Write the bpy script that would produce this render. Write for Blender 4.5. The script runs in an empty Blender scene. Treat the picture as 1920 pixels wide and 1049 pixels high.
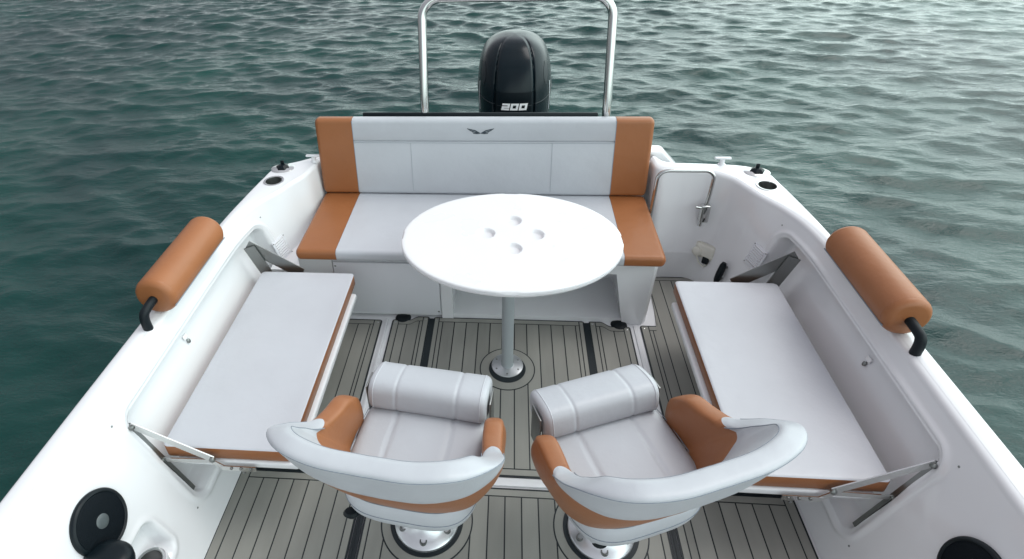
import bpy, bmesh, math, random
import numpy as np
from mathutils import Vector, Matrix
R = math.radians
random.seed(7)
sc = bpy.context.scene
C = sc.collection
KS = 0.9            # the whole boat is laid out in units of 0.9 m and scaled at the end
XC = 0.012          # centreline of the boat

# ------------------------------------------------------------------ materials
def mat(name, col, rough=.5, metal=0., coat=0., bump=None, var=None, spec=None, ior=None):
    m = bpy.data.materials.new(name); m.use_nodes = True
    nt = m.node_tree; N = nt.nodes; L = nt.links
    b = N['Principled BSDF']
    b.inputs['Base Color'].default_value = (*col, 1)
    b.inputs['Roughness'].default_value = rough
    b.inputs['Metallic'].default_value = metal
    b.inputs['Coat Weight'].default_value = coat
    b.inputs['Coat Roughness'].default_value = .06
    if spec is not None: b.inputs['Specular IOR Level'].default_value = spec
    tc = N.new('ShaderNodeTexCoord')
    if bump:
        kind, scale, dist, strength = bump
        if kind == 'voronoi':
            t = N.new('ShaderNodeTexVoronoi'); t.inputs['Scale'].default_value = scale; o = t.outputs['Distance']
        else:
            t = N.new('ShaderNodeTexNoise'); t.inputs['Scale'].default_value = scale; t.inputs['Detail'].default_value = 4; o = t.outputs['Fac']
        L.new(tc.outputs['Object'], t.inputs['Vector'])
        bp = N.new('ShaderNodeBump'); bp.inputs['Distance'].default_value = dist; bp.inputs['Strength'].default_value = strength
        L.new(o, bp.inputs['Height']); L.new(bp.outputs['Normal'], b.inputs['Normal'])
        if kind == 'vinyl':
            t2 = N.new('ShaderNodeTexNoise'); t2.inputs['Scale'].default_value = 11; t2.inputs['Detail'].default_value = 3; t2.inputs['Roughness'].default_value = .55
            L.new(tc.outputs['Object'], t2.inputs['Vector'])
            b2 = N.new('ShaderNodeBump'); b2.inputs['Distance'].default_value = .012; b2.inputs['Strength'].default_value = .22
            L.new(t2.outputs['Fac'], b2.inputs['Height']); L.new(b2.outputs['Normal'], bp.inputs['Normal'])
    if var:
        scale, amt, stretch = var
        mp = N.new('ShaderNodeMapping'); mp.inputs['Scale'].default_value = stretch
        L.new(tc.outputs['Object'], mp.inputs['Vector'])
        t = N.new('ShaderNodeTexNoise'); t.inputs['Scale'].default_value = scale; t.inputs['Detail'].default_value = 5
        L.new(mp.outputs['Vector'], t.inputs['Vector'])
        mr = N.new('ShaderNodeMapRange'); mr.inputs['From Min'].default_value = .3; mr.inputs['From Max'].default_value = .7
        mr.inputs['To Min'].default_value = 1 - amt; mr.inputs['To Max'].default_value = 1 + amt
        L.new(t.outputs['Fac'], mr.inputs['Value'])
        mx = N.new('ShaderNodeVectorMath'); mx.operation = 'SCALE'
        mx.inputs[0].default_value = col
        L.new(mr.outputs['Result'], mx.inputs['Scale']); L.new(mx.outputs['Vector'], b.inputs['Base Color'])
        rr = N.new('ShaderNodeMapRange'); rr.inputs['To Min'].default_value = rough * .8; rr.inputs['To Max'].default_value = min(1, rough * 1.25)
        L.new(t.outputs['Fac'], rr.inputs['Value']); L.new(rr.outputs['Result'], b.inputs['Roughness'])
    return m
M = dict(
 gel=mat('white_gelcoat', (.755, .76, .78), .20, coat=.5, bump=('noise', 3, .004, .12), var=(2.5, .02, (1, 1, 1))),
 gel2=mat('white_panel', (.70, .71, .75), .32, coat=.2, var=(3, .02, (1, 1, 1))),
 table=mat('white_table', (.74, .74, .755), .28, coat=.15, bump=('noise', 60, .0006, .15), var=(5, .012, (1, 1, 1))),
 grey=mat('grey_vinyl', (.47, .488, .52), .42, coat=.06, bump=('vinyl', 420, .0008, .35), var=(4, .035, (1, 1, 1))),
 grey2=mat('light_grey_vinyl', (.515, .53, .565), .40, coat=.06, bump=('vinyl', 420, .0008, .35), var=(3, .04, (1, 1, 1))),
 tan=mat('tan_vinyl', (.300, .110, .037), .46, coat=.08, bump=('vinyl', 420, .0008, .35), var=(5, .05, (1, 1, 1))),
 seam=mat('seam_thread', (.22, .25, .29), .7),
 seam2=mat('pale_seam_thread', (.36, .385, .42), .7),
 teak=mat('grey_decking', (.258, .256, .232), .6, bump=('noise', 160, .001, .3), var=(7, .07, (2.2, .5, 1))),
 joint=mat('black_joint', (.004, .010, .014), .5),
 steel=mat('polished_steel', (.62, .63, .62), .13, metal=1, var=(6, .05, (1, 1, 1))),
 dsteel=mat('brushed_steel', (.27, .28, .275), .42, metal=1),
 alu=mat('satin_aluminium', (.66, .68, .70), .33, metal=.85),
 post=mat('painted_aluminium', (.42, .46, .48), .35, metal=.35),
 black=mat('black_plastic', (.003, .007, .010), .38, spec=.22),
 rubber=mat('black_rubber', (.004, .008, .011), .5, spec=.25),
 cowl=mat('black_gloss_paint', (.002, .008, .012), .22, coat=0, spec=.22),
 cowlpanel=mat('black_satin_panel', (.002, .006, .009), .4, spec=.15),
 white=mat('white_lettering', (.85, .85, .86), .4),
 cream=mat('cream_plastic', (.70, .69, .62), .45),
 logo=mat('dark_logo', (.03, .045, .06), .5),
 grille=mat('speaker_grille', (.002, .005, .008), .6, spec=.15, bump=('voronoi', 500, .001, .6)),
 capgrey=mat('grey_cap', (.075, .09, .095), .4),
)
nt = M['teak'].node_tree; gm = nt.nodes.new('ShaderNodeNewGeometry'); pb_ = nt.nodes['Principled BSDF']
rp_ = nt.nodes.new('ShaderNodeMapRange'); rp_.inputs['To Min'].default_value = .89; rp_.inputs['To Max'].default_value = 1.11
nt.links.new(gm.outputs['Random Per Island'], rp_.inputs['Value'])
sv_ = nt.nodes.new('ShaderNodeVectorMath'); sv_.operation = 'SCALE'; src_ = pb_.inputs['Base Color'].links[0].from_socket
nt.links.new(src_, sv_.inputs[0]); nt.links.new(rp_.outputs['Result'], sv_.inputs['Scale']); nt.links.new(sv_.outputs['Vector'], pb_.inputs['Base Color'])

# ------------------------------------------------------------------ object helpers
def link(name, me, m=None, parent=None, smooth=True, angle=None):
    o = bpy.data.objects.new(name, me); C.objects.link(o)
    if m is not None: me.materials.append(m)
    if smooth:
        me.polygons.foreach_set('use_smooth', [True] * len(me.polygons))
        if angle is not None: me.set_sharp_from_angle(angle=R(angle))
    if parent is not None: o.parent = parent
    return o
def raw(name, V, F, m=None, parent=None, smooth=True, angle=40):
    me = bpy.data.meshes.new(name); me.from_pydata([tuple(map(float, v)) for v in V], [], F); me.update()
    bm = bmesh.new(); bm.from_mesh(me); bmesh.ops.recalc_face_normals(bm, faces=bm.faces); bm.to_mesh(me); bm.free()
    return link(name, me, m, parent, smooth, angle)
class MB:
    """collects shapes that make up ONE mesh"""
    def __init__(s): s.V = []; s.F = []
    def add(s, V, F):
        n = len(s.V); s.V += [tuple(v) for v in V]; s.F += [tuple(i + n for i in f) for f in F]; return s
    def box(s, x0, x1, y0, y1, z0, z1, rot=None, org=None):
        V = [(x, y, z) for x in (x0, x1) for y in (y0, y1) for z in (z0, z1)]
        if rot is not None:
            o = Vector(org); V = [tuple(o + rot @ (Vector(v) - o)) for v in V]
        return s.add(V, [(0, 1, 3, 2), (4, 6, 7, 5), (0, 4, 5, 1), (2, 3, 7, 6), (0, 2, 6, 4), (1, 5, 7, 3)])
    def rbox(s, x0, x1, y0, y1, z0, z1, r=.01, seg=4, puff=0., mtx=None, n=1):
        bm = bmesh.new(); bmesh.ops.create_cube(bm, size=1)
        for v in bm.verts:
            v.co = Vector(((x0 + x1) / 2 + v.co.x * (x1 - x0), (y0 + y1) / 2 + v.co.y * (y1 - y0), (z0 + z1) / 2 + v.co.z * (z1 - z0)))
        if r > 0: bmesh.ops.bevel(bm, geom=bm.edges[:], offset=r, segments=seg, profile=.5, affect='EDGES')
        if mtx is not None: bm.transform(mtx)
        bm.verts.index_update()
        s.add([v.co[:] for v in bm.verts], [[v.index for v in f.verts] for f in bm.faces]); bm.free(); return s
    def tube(s, pts, r, n=14, cap=True, closed=False):
        P = [Vector(p) for p in pts]; k = len(P); rs = r if isinstance(r, (list, tuple)) else [r] * k
        T = [(P[(i + 1) % k] - P[i - 1]).normalized() if closed or 0 < i < k - 1 else ((P[1] - P[0]) if i == 0 else (P[-1] - P[-2])).normalized() for i in range(k)]
        a = Vector((0, 0, 1)) if abs(T[0].z) < .9 else Vector((1, 0, 0))
        u = T[0].cross(a).normalized(); V = []; F = []
        for i in range(k):
            u = (u - T[i] * u.dot(T[i])).normalized(); w = T[i].cross(u)
            for j in range(n):
                t = 2 * math.pi * j / n; V.append(P[i] + (u * math.cos(t) + w * math.sin(t)) * rs[i])
        for i in range(k if closed else k - 1):
            for j in range(n): F.append((i * n + j, i * n + (j + 1) % n, ((i + 1) % k) * n + (j + 1) % n, ((i + 1) % k) * n + j))
        if cap and not closed: F.append(tuple(range(n))); F.append(tuple((k - 1) * n + j for j in range(n)))
        return s.add(V, F)
    def lathe(s, prof, c=(0, 0, 0), n=48, axis=None, sx=1, sy=1):
        """prof: (r, z); the first and last with r = 0 close the shape"""
        c = Vector(c); q = Vector((0, 0, 1)).rotation_difference(Vector(axis)) if axis is not None else None
        V = []; F = []; rows = []
        for r, z in prof:
            if r < 1e-6: rows.append([len(V)]); V.append(Vector((0, 0, z)))
            else:
                rows.append(list(range(len(V), len(V) + n)))
                V += [Vector((r * sx * math.cos(2 * math.pi * j / n), r * sy * math.sin(2 * math.pi * j / n), z)) for j in range(n)]
        for a, b in zip(rows, rows[1:]):
            for j in range(n):
                A = a[j % len(a)]; B = a[(j + 1) % len(a)]; D = b[j % len(b)]; E = b[(j + 1) % len(b)]
                f = []
                for i in (A, B, E, D):
                    if i not in f: f.append(i)
                if len(f) > 2: F.append(tuple(f))
        V = [(q @ v if q else v) + c for v in V]
        return s.add(V, F)
    def poly(s, pts, z0, z1):
        n = len(pts); V = [(x, y, z0) for x, y in pts] + [(x, y, z1) for x, y in pts]
        return s.add(V, [tuple(range(n, 2 * n)), tuple(range(n - 1, -1, -1))] + [(i, (i + 1) % n, n + (i + 1) % n, n + i) for i in range(n)])
    def grid(s, G, wrap=False):
        """G[i][j] points"""
        a, b = len(G), len(G[0]); V = [p for row in G for p in row]
        F = [(i * b + j, i * b + (j + 1) % b, (i + 1) * b + (j + 1) % b, (i + 1) * b + j) for i in range(a - 1) for j in range(b if wrap else b - 1)]
        return s.add(V, F)
    def build(s, name, m, parent=None, smooth=True, angle=40):
        return raw(name, s.V, s.F, m, parent, smooth, angle)
def thing(name, label, cat, loc=(0, 0, 0), rotz=0, group=None):
    o = bpy.data.objects.new(name, None); C.objects.link(o); o.empty_display_size = .1
    o.location = loc; o.rotation_euler = (0, 0, rotz); o['label'] = label; o['category'] = cat
    if group: o['group'] = group
    return o
def tag(o, label, cat, group=None):
    o['label'] = label; o['category'] = cat
    if group: o['group'] = group
    return o
def arc(cx, cy, r, a0, a1, n):
    return [(cx + r * math.cos(R(a0 + (a1 - a0) * i / n)), cy + r * math.sin(R(a0 + (a1 - a0) * i / n))) for i in range(n + 1)]
def pw(t, pts):
    """smooth piecewise interpolation through (t, value or tuple)"""
    ts = [p[0] for p in pts]; n = len(pts)
    vs = [np.atleast_1d(np.array(p[1], float)) for p in pts]
    t = min(max(t, ts[0]), ts[-1]); i = min(max(np.searchsorted(ts, t) - 1, 0), n - 2)
    h = ts[i + 1] - ts[i]; u = (t - ts[i]) / h
    def sl(k):
        if k == 0: return (vs[1] - vs[0]) / (ts[1] - ts[0])
        if k == n - 1: return (vs[-1] - vs[-2]) / (ts[-1] - ts[-2])
        return (vs[k + 1] - vs[k - 1]) / (ts[k + 1] - ts[k - 1])
    m0, m1 = sl(i) * h, sl(i + 1) * h
    v = (2*u**3-3*u*u+1)*vs[i] + (u**3-2*u*u+u)*m0 + (-2*u**3+3*u*u)*vs[i+1] + (u**3-u*u)*m1
    return v if len(v) > 1 else float(v[0])
def lerp(a, b, t): return a + (b - a) * t
def sst(a, b, x):
    t = min(max((x - a) / (b - a), 0), 1); return t * t * (3 - 2 * t)

# ------------------------------------------------------------------ the boat shell
boat = thing('boat_hull', 'white moulded boat cockpit with high padded sides around all the seats', 'boat', (0, 0, 0))
GZ = .655; YB = -1.3
# plan curves from ahead of the camera round to the stern, half breadths from the centreline
T_ = [(YB, 1.347), (.6, 1.347), (2.15, 1.352), (2.34, 1.332), (2.48, 1.285), (2.6, 1.215), (2.69, 1.175), (2.77, 1.135), (2.83, 1.06), (2.855, .95), (2.86, .80), (2.86, .62)]
O_ = [(YB, 1.445), (.6, 1.450), (2.15, 1.425), (2.36, 1.412), (2.5, 1.398), (2.62, 1.384), (2.72, 1.37), (2.86, 1.34), (2.915, 1.235), (2.937, 1.06), (2.945, .85), (2.945, .62)]
M_ = [(YB, 1.17), (.6, 1.17), (2.15, 1.17), (2.32, 1.165), (2.45, 1.15), (2.56, 1.13), (2.65, 1.11), (2.72, 1.085), (2.752, 1.03), (2.757, .93), (2.757, .80), (2.757, .62)]
B_ = [(YB, 1.105), (.6, 1.105), (2.15, 1.105), (2.32, 1.10), (2.45, 1.09), (2.56, 1.08), (2.65, 1.065), (2.72, 1.045), (2.752, 1.0), (2.757, .92), (2.757, .80), (2.757, .62)]
SI = [0, 1.9, 3.45, 3.64, 3.79, 3.92, 4.02, 4.12, 4.22, 4.34, 4.5, 4.7]
def svals():
    s = list(np.linspace(0, 1.9, 12)) + list(np.linspace(1.9, 3.75, 250))[1:] + list(np.linspace(3.75, 4.7, 130))[1:]
    return s
SV = svals()
def curve(K): return [pw(s, [(SI[i], (K[i][1], K[i][0])) for i in range(len(K))]) for s in SV]
T_L = T_[:8] + [(2.87, 1.112), (2.96, 1.08), (2.965, .85), (2.965, .60)]
O_L = O_[:8] + [(2.93, 1.235), (3.01, 1.10), (3.03, .85), (3.03, .60)]
M_L = M_[:8] + [(2.86, 1.075), (2.94, 1.04), (2.95, .85), (2.95, .60)]
B_L = B_[:8] + [(2.86, 1.06), (2.93, 1.03), (2.95, .85), (2.95, .60)]
T_ = T_[:10] + [(2.868, .79), (2.98, .762)]; O_ = O_[:10] + [(2.955, .86), (3.03, .80)]
M_ = M_[:10] + [(2.77, .79), (2.98, .762)]; B_ = B_[:10] + [(2.77, .79), (2.98, .762)]
CUR = {1: tuple(map(curve, (T_, O_, M_, B_))), -1: tuple(map(curve, (T_L, O_L, M_L, B_L)))}
cT, cO, cM, cB = CUR[1]
def rrsdf(y, z, y0, y1, z0, z1, r):
    qx = abs(y - (y0 + y1) / 2) - (y1 - y0) / 2 + r; qz = abs(z - (z0 + z1) / 2) - (z1 - z0) / 2 + r
    return math.hypot(max(qx, 0), max(qz, 0)) + min(max(qx, qz), 0) - r
def wall_side(S):
    rows = []; cT, cO, cM, cB = CUR[S]
    nz1, nz2 = 26, 84
    for i, s in enumerate(SV):
        t, m_, b = cT[i], cM[i], cB[i]; row = []
        pts = [(b, 0, m_, .18, nz1), (m_, .18, t, GZ - .022, nz2)]
        for (p, z0, q, z1, n) in pts:
            for k in range(n + (1 if z1 > .2 else 0)):
                f = k / n; u, y, z = lerp(p[0], q[0], f), lerp(p[1], q[1], f), lerp(z0, z1, f)
                # rounded foot where the wall meets the floor; and a soft fold above the foot moulding
                if y < 2.5:
                    yy = y - .03 * (z - .36)
                    d = rrsdf(yy, z, 1.215, 2.40, .145, .548, .042)
                    dep = .072 * (1 - sst(-.008, .008, d)) 
                    bead = .008 * math.exp(-((d - .030) / .009) ** 2)
                    u += dep - bead + .004 * sst(.0, .012, d - .045) * 0
                    if S < 0:
                        d2 = rrsdf(y, z, .80, 1.015, .15, .292, .03)
                        u += .05 * (1 - sst(-.01, .01, d2)) - .006 * math.exp(-((d2 - .018) / .009) ** 2)
                row.append((XC + S * u, y, z))
        # rounded inner lip
        for a in (22, 45, 68, 90):
            nrm = (cO[i] - t); nrm = nrm / (np.linalg.norm(nrm) + 1e-9); r = .022
            off = r * (1 - math.cos(R(a)))
            row.append((XC + S * (t[0] + nrm[0] * off), t[1] + nrm[1] * off, GZ - r + r * math.sin(R(a))))
        rows.append(row)
    return MB().grid(rows)
for S in (-1, 1):
    w = wall_side(S).build('side_wall', M['gel'], boat, angle=60)
    g = MB(); rows = []; cT, cO, cM, cB = CUR[S]
    for i in range(len(SV)):
        t, o = cT[i], cO[i]; nrm = (o - t); ln = np.linalg.norm(nrm); nrm = nrm / ln; row = []
        def at(d, z): row.append((XC + S * (t[0] + nrm[0] * d), t[1] + nrm[1] * d, z))
        for f in [k / 20 for k in range(21)]: at(lerp(.022, ln - .02, f), GZ + .0005 + .003 * math.sin(math.pi * f))
        for a in (25, 50, 75, 90): at(ln - .02 + .02 * math.sin(R(a)), GZ - .02 + .0205 * math.cos(R(a)))
        at(ln, GZ - .07); at(ln - .02, GZ - .09); at(ln - .03, GZ - .3); at(ln - .10, -.45); at(ln - .3, -.9)
        rows.append(row)
    g.grid(rows); ccx, ccy, cr_ = XC + S * 1.287, 2.690, .046
    for k, v in enumerate(g.V):
        d = math.hypot(v[0] - ccx, v[1] - ccy)
        if v[2] > .6 and abs(d - cr_) < .0055: g.V[k] = (ccx + (v[0] - ccx) / d * cr_, ccy + (v[1] - ccy) / d * cr_, v[2])
    g.F = [f for f in g.F if math.hypot(sum(g.V[i][0] for i in f) / 4 - ccx, sum(g.V[i][1] for i in f) / 4 - ccy) > cr_ - .001]
    g.build('gunwale', M['gel'], boat, angle=60)
# stern part behind the bench, engine well and swim platforms
g = MB()
g.box(XC - 1.05, XC + .765, 2.972, 3.02, .0, .64)
g.box(XC - .75, XC + .75, 3.02, 3.13, .3, .44)
for S in (-1, 1):
    a, b = (.60, .88)
    pr = [(.60, .2), (.95, .2), (.95, .56), (.845, .672), (.60, .672)]; bm = bmesh.new()
    va = [bm.verts.new((XC + S * x, 3.035, z)) for x, z in pr]; vb = [bm.verts.new((XC + S * x, 3.13, z)) for x, z in pr]
    bm.faces.new(va); bm.faces.new(vb[::-1])
    for i in range(5): bm.faces.new((va[i], vb[i], vb[(i + 1) % 5], va[(i + 1) % 5]))
    bmesh.ops.bevel(bm, geom=bm.edges[:], offset=.018, segments=4, profile=.5, affect='EDGES'); bm.verts.index_update()
    MB().add([v.co[:] for v in bm.verts], [[v.index for v in f.verts] for f in bm.faces]).build('stern_pod', M['gel'], boat); bm.free()
    x0, x1 = sorted((XC + S * .40, XC + S * 1.18))
    MB().rbox(x0, x1, 3.14, 3.62, -.05, .06, r=.04, seg=4).build('swim_platform', M['gel'], boat)
g.box(XC - .9, XC + .9, 3.021, 3.13, -.9, .299)
g.build('transom', M['gel'], boat, smooth=False)
fl = MB().box(XC - 1.108, XC + 1.108, YB, 2.758, -.04, 0.0)
fl.build('cockpit_floor', M['gel'], boat, smooth=False)
# raised rims of the drain gutters on both sides of the hatches
for x in (-.652, .664):
    MB().rbox(x - .008, x + .008, 1.43, 2.34, -.004, .007, r=.003, seg=2).build('gutter_rim', M['gel'], boat)
MB().rbox(-.50, .57, 1.396, 1.430, -.004, .008, r=.004, seg=2).build('gutter_rim', M['gel'], boat)
cc = boat
# ------------------------------------------------------------------ decking
PZ = .0045
def deck_panel(name, label, x0, x1, y0, y1, lines, xl0=None, xl1=None, ytop=None, fr=.036, group='grey striped decking panels'):
    """black mat with grey planks standing 1.5 mm proud; lines = x of the black joints between planks"""
    ytop = ytop or (lambda x: y1)
    root = thing(name, label, 'decking', (0, 0, 0), 0, group)
    n = max(8, int((x1 - x0) / .012)); xs = [lerp(x0, x1, i / n) for i in range(n + 1)]
    r = .012
    base = [(x0, y0), (x1, y0), (x1, ytop(x1) - r)] + [(x1 - r * .3, ytop(x1) - r * .3)] + [(x, ytop(x)) for x in reversed(xs[1:-1])] + [(x0 + r * .3, ytop(x0) - r * .3), (x0, ytop(x0) - r)]
    MB().poly(base, .0005, PZ).build('rubber_mat', M['joint'], root, smooth=False)
    g = MB(); b = .008; z0, z1 = PZ - .001, PZ + .0015; h = .0026
    L = [x for x in lines]
    iL = L[0] if xl0 is None else xl0; iR = L[-1] if xl1 is None else xl1
    def strip(xa, xb, ya, fb, top_off=0):
        m = max(1, int((xb - xa) / .012)); X = [lerp(xa, xb, i / m) for i in range(m + 1)]
        g.poly([(xa, ya), (xb, ya)] + [(x, fb(x)) for x in reversed(X)], z0, z1)
    # frame left, right, top, bottom
    if iL > x0 + .012: strip(x0 + b, iL - h, y0 + b, lambda x: ytop(x) - b)
    if iR < x1 - .012: strip(iR + h, x1 - b, y0 + b, lambda x: ytop(x) - b)
    la = iL + h if iL > x0 + .012 else x0 + b; ra = iR - h if iR < x1 - .012 else x1 - b
    m = max(2, int((ra - la) / .012)); X = [lerp(la, ra, i / m) for i in range(m + 1)]
    g.poly([(x, ytop(x) - fr + h) for x in X] + [(x, ytop(x) - b) for x in reversed(X)], z0, z1)
    g.poly([(la, y0 + b), (ra, y0 + b), (ra, y0 + fr - h), (la, y0 + fr - h)], z0, z1)
    for a, c in zip(L, L[1:]): strip(a + h, c - h, y0 + fr + h, lambda x: ytop(x) - fr - h)
    g.build('plank', M['teak'], root, smooth=False)
    for x, y in ((x0 + .02, ytop(x0) - .02), (x1 - .02, ytop(x1) - .02)):
        MB().lathe([(0, .0015), (.0045, .001), (.006, 0)], (x, y, PZ + .0017), 10).build('screw', M['steel'], root)
    return root
def run(a, b, p=.0645):
    n = max(1, round((b - a) / p)); return [lerp(a, b, i / n) for i in range(n + 1)]
CL = [-.368, -.346] + run(-.283, .291, .0635) + [.355, .376]
pm = deck_panel('decking_mat', 'wide striped hatch panel under the table leg, largest aft decking panel', -.398, .404, 1.437, 2.362, CL)
def yl(x): return lerp(2.335, 2.364, sst(-.53, -.48, x))
deck_panel('decking_mat', 'narrow striped hatch panel with a finger notch just left of the table leg panel', -.621, -.421, 1.437, 2.362, [-.585, -.538, -.473, -.455], ytop=yl)
def yr(x): return lerp(2.362, 2.33, sst(.49, .54, x))
deck_panel('decking_mat', 'narrow striped hatch panel with a finger notch just right of the table leg panel', .427, .639, 1.437, 2.362, [.462, .481, .55, .604], ytop=yr)
# side panels reach from the stern to under the camera
root = deck_panel('decking_mat', 'long striped side decking beneath the left folding seat', -1.099, -.676, 1.415, 2.329, run(-1.054, -.801) + [-.736, -.718], xl0=-1.054)
def ysr(x): return lerp(2.343, 2.755, sst(.775, .812, x))
deck_panel('decking_mat', 'long striped side decking reaching the stern step, with the corner cut round the bench', .690, 1.106, 1.415, 2.755, [.733, .752] + run(.80, 1.062, .066), ytop=ysr)
YF = .3
deck_panel('decking_mat', 'striped front decking panel under both swivel chairs, between the black channels', -.539, .604, YF, 1.388, [-.513] + [-.45 + i * .0642 for i in range(0, 16)] + [.573], xl0=-.513, xl1=.573)
rl = deck_panel('decking_mat', 'striped front decking strip left of the left swivel chair', -1.099, -.571, YF, 1.4135, run(-1.054, -.606), xl0=-1.054, xl1=-.606)
rr = deck_panel('decking_mat', 'striped front decking strip right of the right swivel chair', .631, 1.108, YF, 1.4135, [.664] + run(.694, 1.067), xl0=.664, xl1=1.067)
# black channels with finger rings
ch = thing('hatch_channel', 'black rubber channel left of the table leg panel with a round finger hole', 'floor channel', group='black floor channels')
MB().box(-.423, -.396, 1.437, 2.352, .0008, .0032).build('channel_strip', M['joint'], ch, smooth=False)
MB().lathe([(0, .012), (.02, .012), (.036, .008), (.042, .001), (.043, -.001)], (-.566, 2.352, .002), 24).build('finger_ring', M['rubber'], ch)
ch = thing('hatch_channel', 'black rubber channel right of the table leg panel with a round finger hole', 'floor channel', group='black floor channels')
MB().box(.4025, .4285, 1.437, 2.352, .0008, .0032).build('channel_strip', M['joint'], ch, smooth=False)
MB().lathe([(0, .012), (.02, .012), (.036, .008), (.042, .001), (.043, -.001)], (.584, 2.347, .002), 24).build('finger_ring', M['rubber'], ch)
for x0, x1, w in ((-.569, -.541, 'left'), (.606, .629, 'right')):
    tag(MB().box(x0, x1, YF, 1.39, .0008, .0038).box(x0 + .010, x0 + .0125, YF, 1.39, .003, .006).build('floor_rail', M['joint'], None, smooth=False), f'black seat rail channel running forward beside the {w} swivel chair', 'floor rail', 'black floor rails')
# ------------------------------------------------------------------ bench
bx0, bx1 = -1.078, .757
bench = thing('bench_sofa', 'wide grey and tan stern bench with upright back and winged emblem', 'bench', ((bx0 + bx1) / 2, 2.6, 0))
bo = Vector(((bx0 + bx1) / 2, 2.6, 0))
def bb(mb, name, m, parent=bench, **k):
    mb.V = [(x - bo.x, y - bo.y, z - bo.z) for x, y, z in mb.V]; return mb.build(name, m, parent, **k)
# base box with open locker on the right half
g = MB()
FY = 2.357
g.box(-.352, -.292, FY, 2.86, .0, .405)                     # divider
g.box(-1.085, -.910, FY, 2.86, .0, .405)                    # left end, reaching the hull
g.box(-.910, -.352, FY + .012, 2.86, .012, .405)            # body behind the door
g.box(-.292, .60, 2.70, 2.86, .0, .405)                     # back of the locker
g.box(-.292, .60, FY, 2.70, .33, .405)                      # head above the opening
g.box(-.292, .60, FY + .01, 2.70, .0, .028)                 # locker floor
# right end, tapered and rounded
rp = [(.60, FY), (.70, FY - .004)] + arc(.685, FY + .046, .045, -75, 0, 5) + [(.73, 2.86), (.60, 2.86)]
V = []; F = []; n = len(rp)
for z, ex in ((0, 0), (.405, .018)):
    V += [(x + (ex if x > .62 else -.075 * (z > .1) * (x < .62)), y, z) for x, y in rp]
V2 = [(max(x, .525) if z > .1 else x, y, z) for x, y, z in V]
g.add(V2, [tuple(range(n, 2 * n)), tuple(range(n - 1, -1, -1))] + [(i, (i + 1) % n, n + (i + 1) % n, n + i) for i in range(n)])
bb(g, 'base', M['gel'], smooth=True, angle=30)
d = bb(MB().rbox(-.905, -.357, FY - .006, FY + .010, .035, .372, r=.004, seg=2), 'locker_door', M['gel2'])
for x, z in ((-.368, .055), (-.368, .35), (-.892, .35)): bb(MB().lathe([(0, .003), (.004, .002), (.006, 0)], (x, FY - .0065, z), 10, axis=(0, -1, 0)), 'screw', M['dsteel'], d)
# ledge between the bench box and the left hull side
MB().box(-1.235, -1.087, 2.33, 2.85, .02, .335).build('corner_ledge', M['gel'], boat, smooth=False)
def cushion(x0, x1, y0, y1, z0, z1, name, m, r=.022, rb=None):
    bm = bmesh.new(); bmesh.ops.create_cube(bm, size=1)
    for v in bm.verts:
        v.co = Vector(((x0 + x1) / 2 + v.co.x * (x1 - x0), (y0 + y1) / 2 + v.co.y * (y1 - y0), (z0 + z1) / 2 + v.co.z * (z1 - z0)))
    bmesh.ops.bevel(bm, geom=bm.edges[:], offset=r, segments=5, profile=.5, affect='EDGES')
    g = MB(); bm.verts.index_update(); g.add([v.co[:] for v in bm.verts], [[v.index for v in f.verts] for f in bm.faces]); bm.free(); return g
def slab(x0, x1, prof, r0=0., r1=0., n=10):
    """a profile of (y, z) points, closed, swept along x; ends rounded by r0 and r1"""
    cy = sum(p[0] for p in prof) / len(prof); cz = sum(p[1] for p in prof) / len(prof)
    hy = max(abs(p[0] - cy) for p in prof); hz = max(abs(p[1] - cz) for p in prof)
    G = []
    def sec(x, inset):
        ky = (hy - inset) / hy; kz = (hz - inset) / hz
        G.append([(x, cy + (y - cy) * ky, cz + (z - cz) * kz) for y, z in prof])
    def endc(xe, r, sgn, rev):
        L_ = []
        for i in range(n + 1):
            a = R(90 * i / n)             # 0 at the end face, 90 at full section
            L_.append((xe + sgn * r * (1 - math.cos(a)), r * (1 - math.sin(a))))
        return L_[::-1] if rev else L_
    if r0:
        for x, ins in endc(x0, r0, 1, False): sec(x, ins)
    else: sec(x0, 0)
    if r1:
        for x, ins in endc(x1, r1, -1, True): sec(x, ins)
    else: sec(x1, 0)
    m = MB(); m.grid(G, wrap=True); k = len(prof)
    m.F.append(tuple(range(k))); m.F.append(tuple(len(m.V) - k + j for j in range(k)))
    return m
def rprof(y0, y1, z0, z1, r, n=6, crown=0.):
    P = []
    for cx, cz, a in ((y1 - r, z1 - r, 0), (y0 + r, z1 - r, 90), (y0 + r, z0 + r, 180), (y1 - r, z0 + r, 270)):
        P += arc(cx, cz, r, a, a + 90, n)
    if crown:
        out = []
        for y, z in P: out.append((y, z))
        P = out
    return P
# seat cushion: tan ends and grey middle, one section
sp = rprof(2.312, 2.90, .408, .472, .022)
bb(slab(bx0, -.866, sp, r0=.028), 'seat_end', M['tan'])
bb(slab(-.864, .556, sp), 'seat', M['grey2'])
bb(slab(.558, bx1, sp, r1=.028), 'seat_end', M['tan'])
for x in (-.865, .557): bb(slab(x - .0015, x + .0015, rprof(2.3135, 2.8665, .4095, .4705, .021)), 'seam', M['seam'])
# backrest: leaning slab
def lean(mb):
    a = R(-6); o = Vector((0, 2.868, .474)); rot = Matrix.Rotation(a, 3, 'X')
    mb.V = [tuple(o + rot @ (Vector(v) - o)) for v in mb.V]; return mb
BH = .922
bp_ = rprof(2.868, 2.94, .474, BH, .024)
bb(lean(slab(bx0, -.866, bp_, r0=.026)), 'backrest_end', M['tan'])
# middle with a horizontal groove between head band and main panel
gp = []
for (y, z) in rprof(2.868, 2.94, .474, BH, .024):
    gp.append((y, z))
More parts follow.
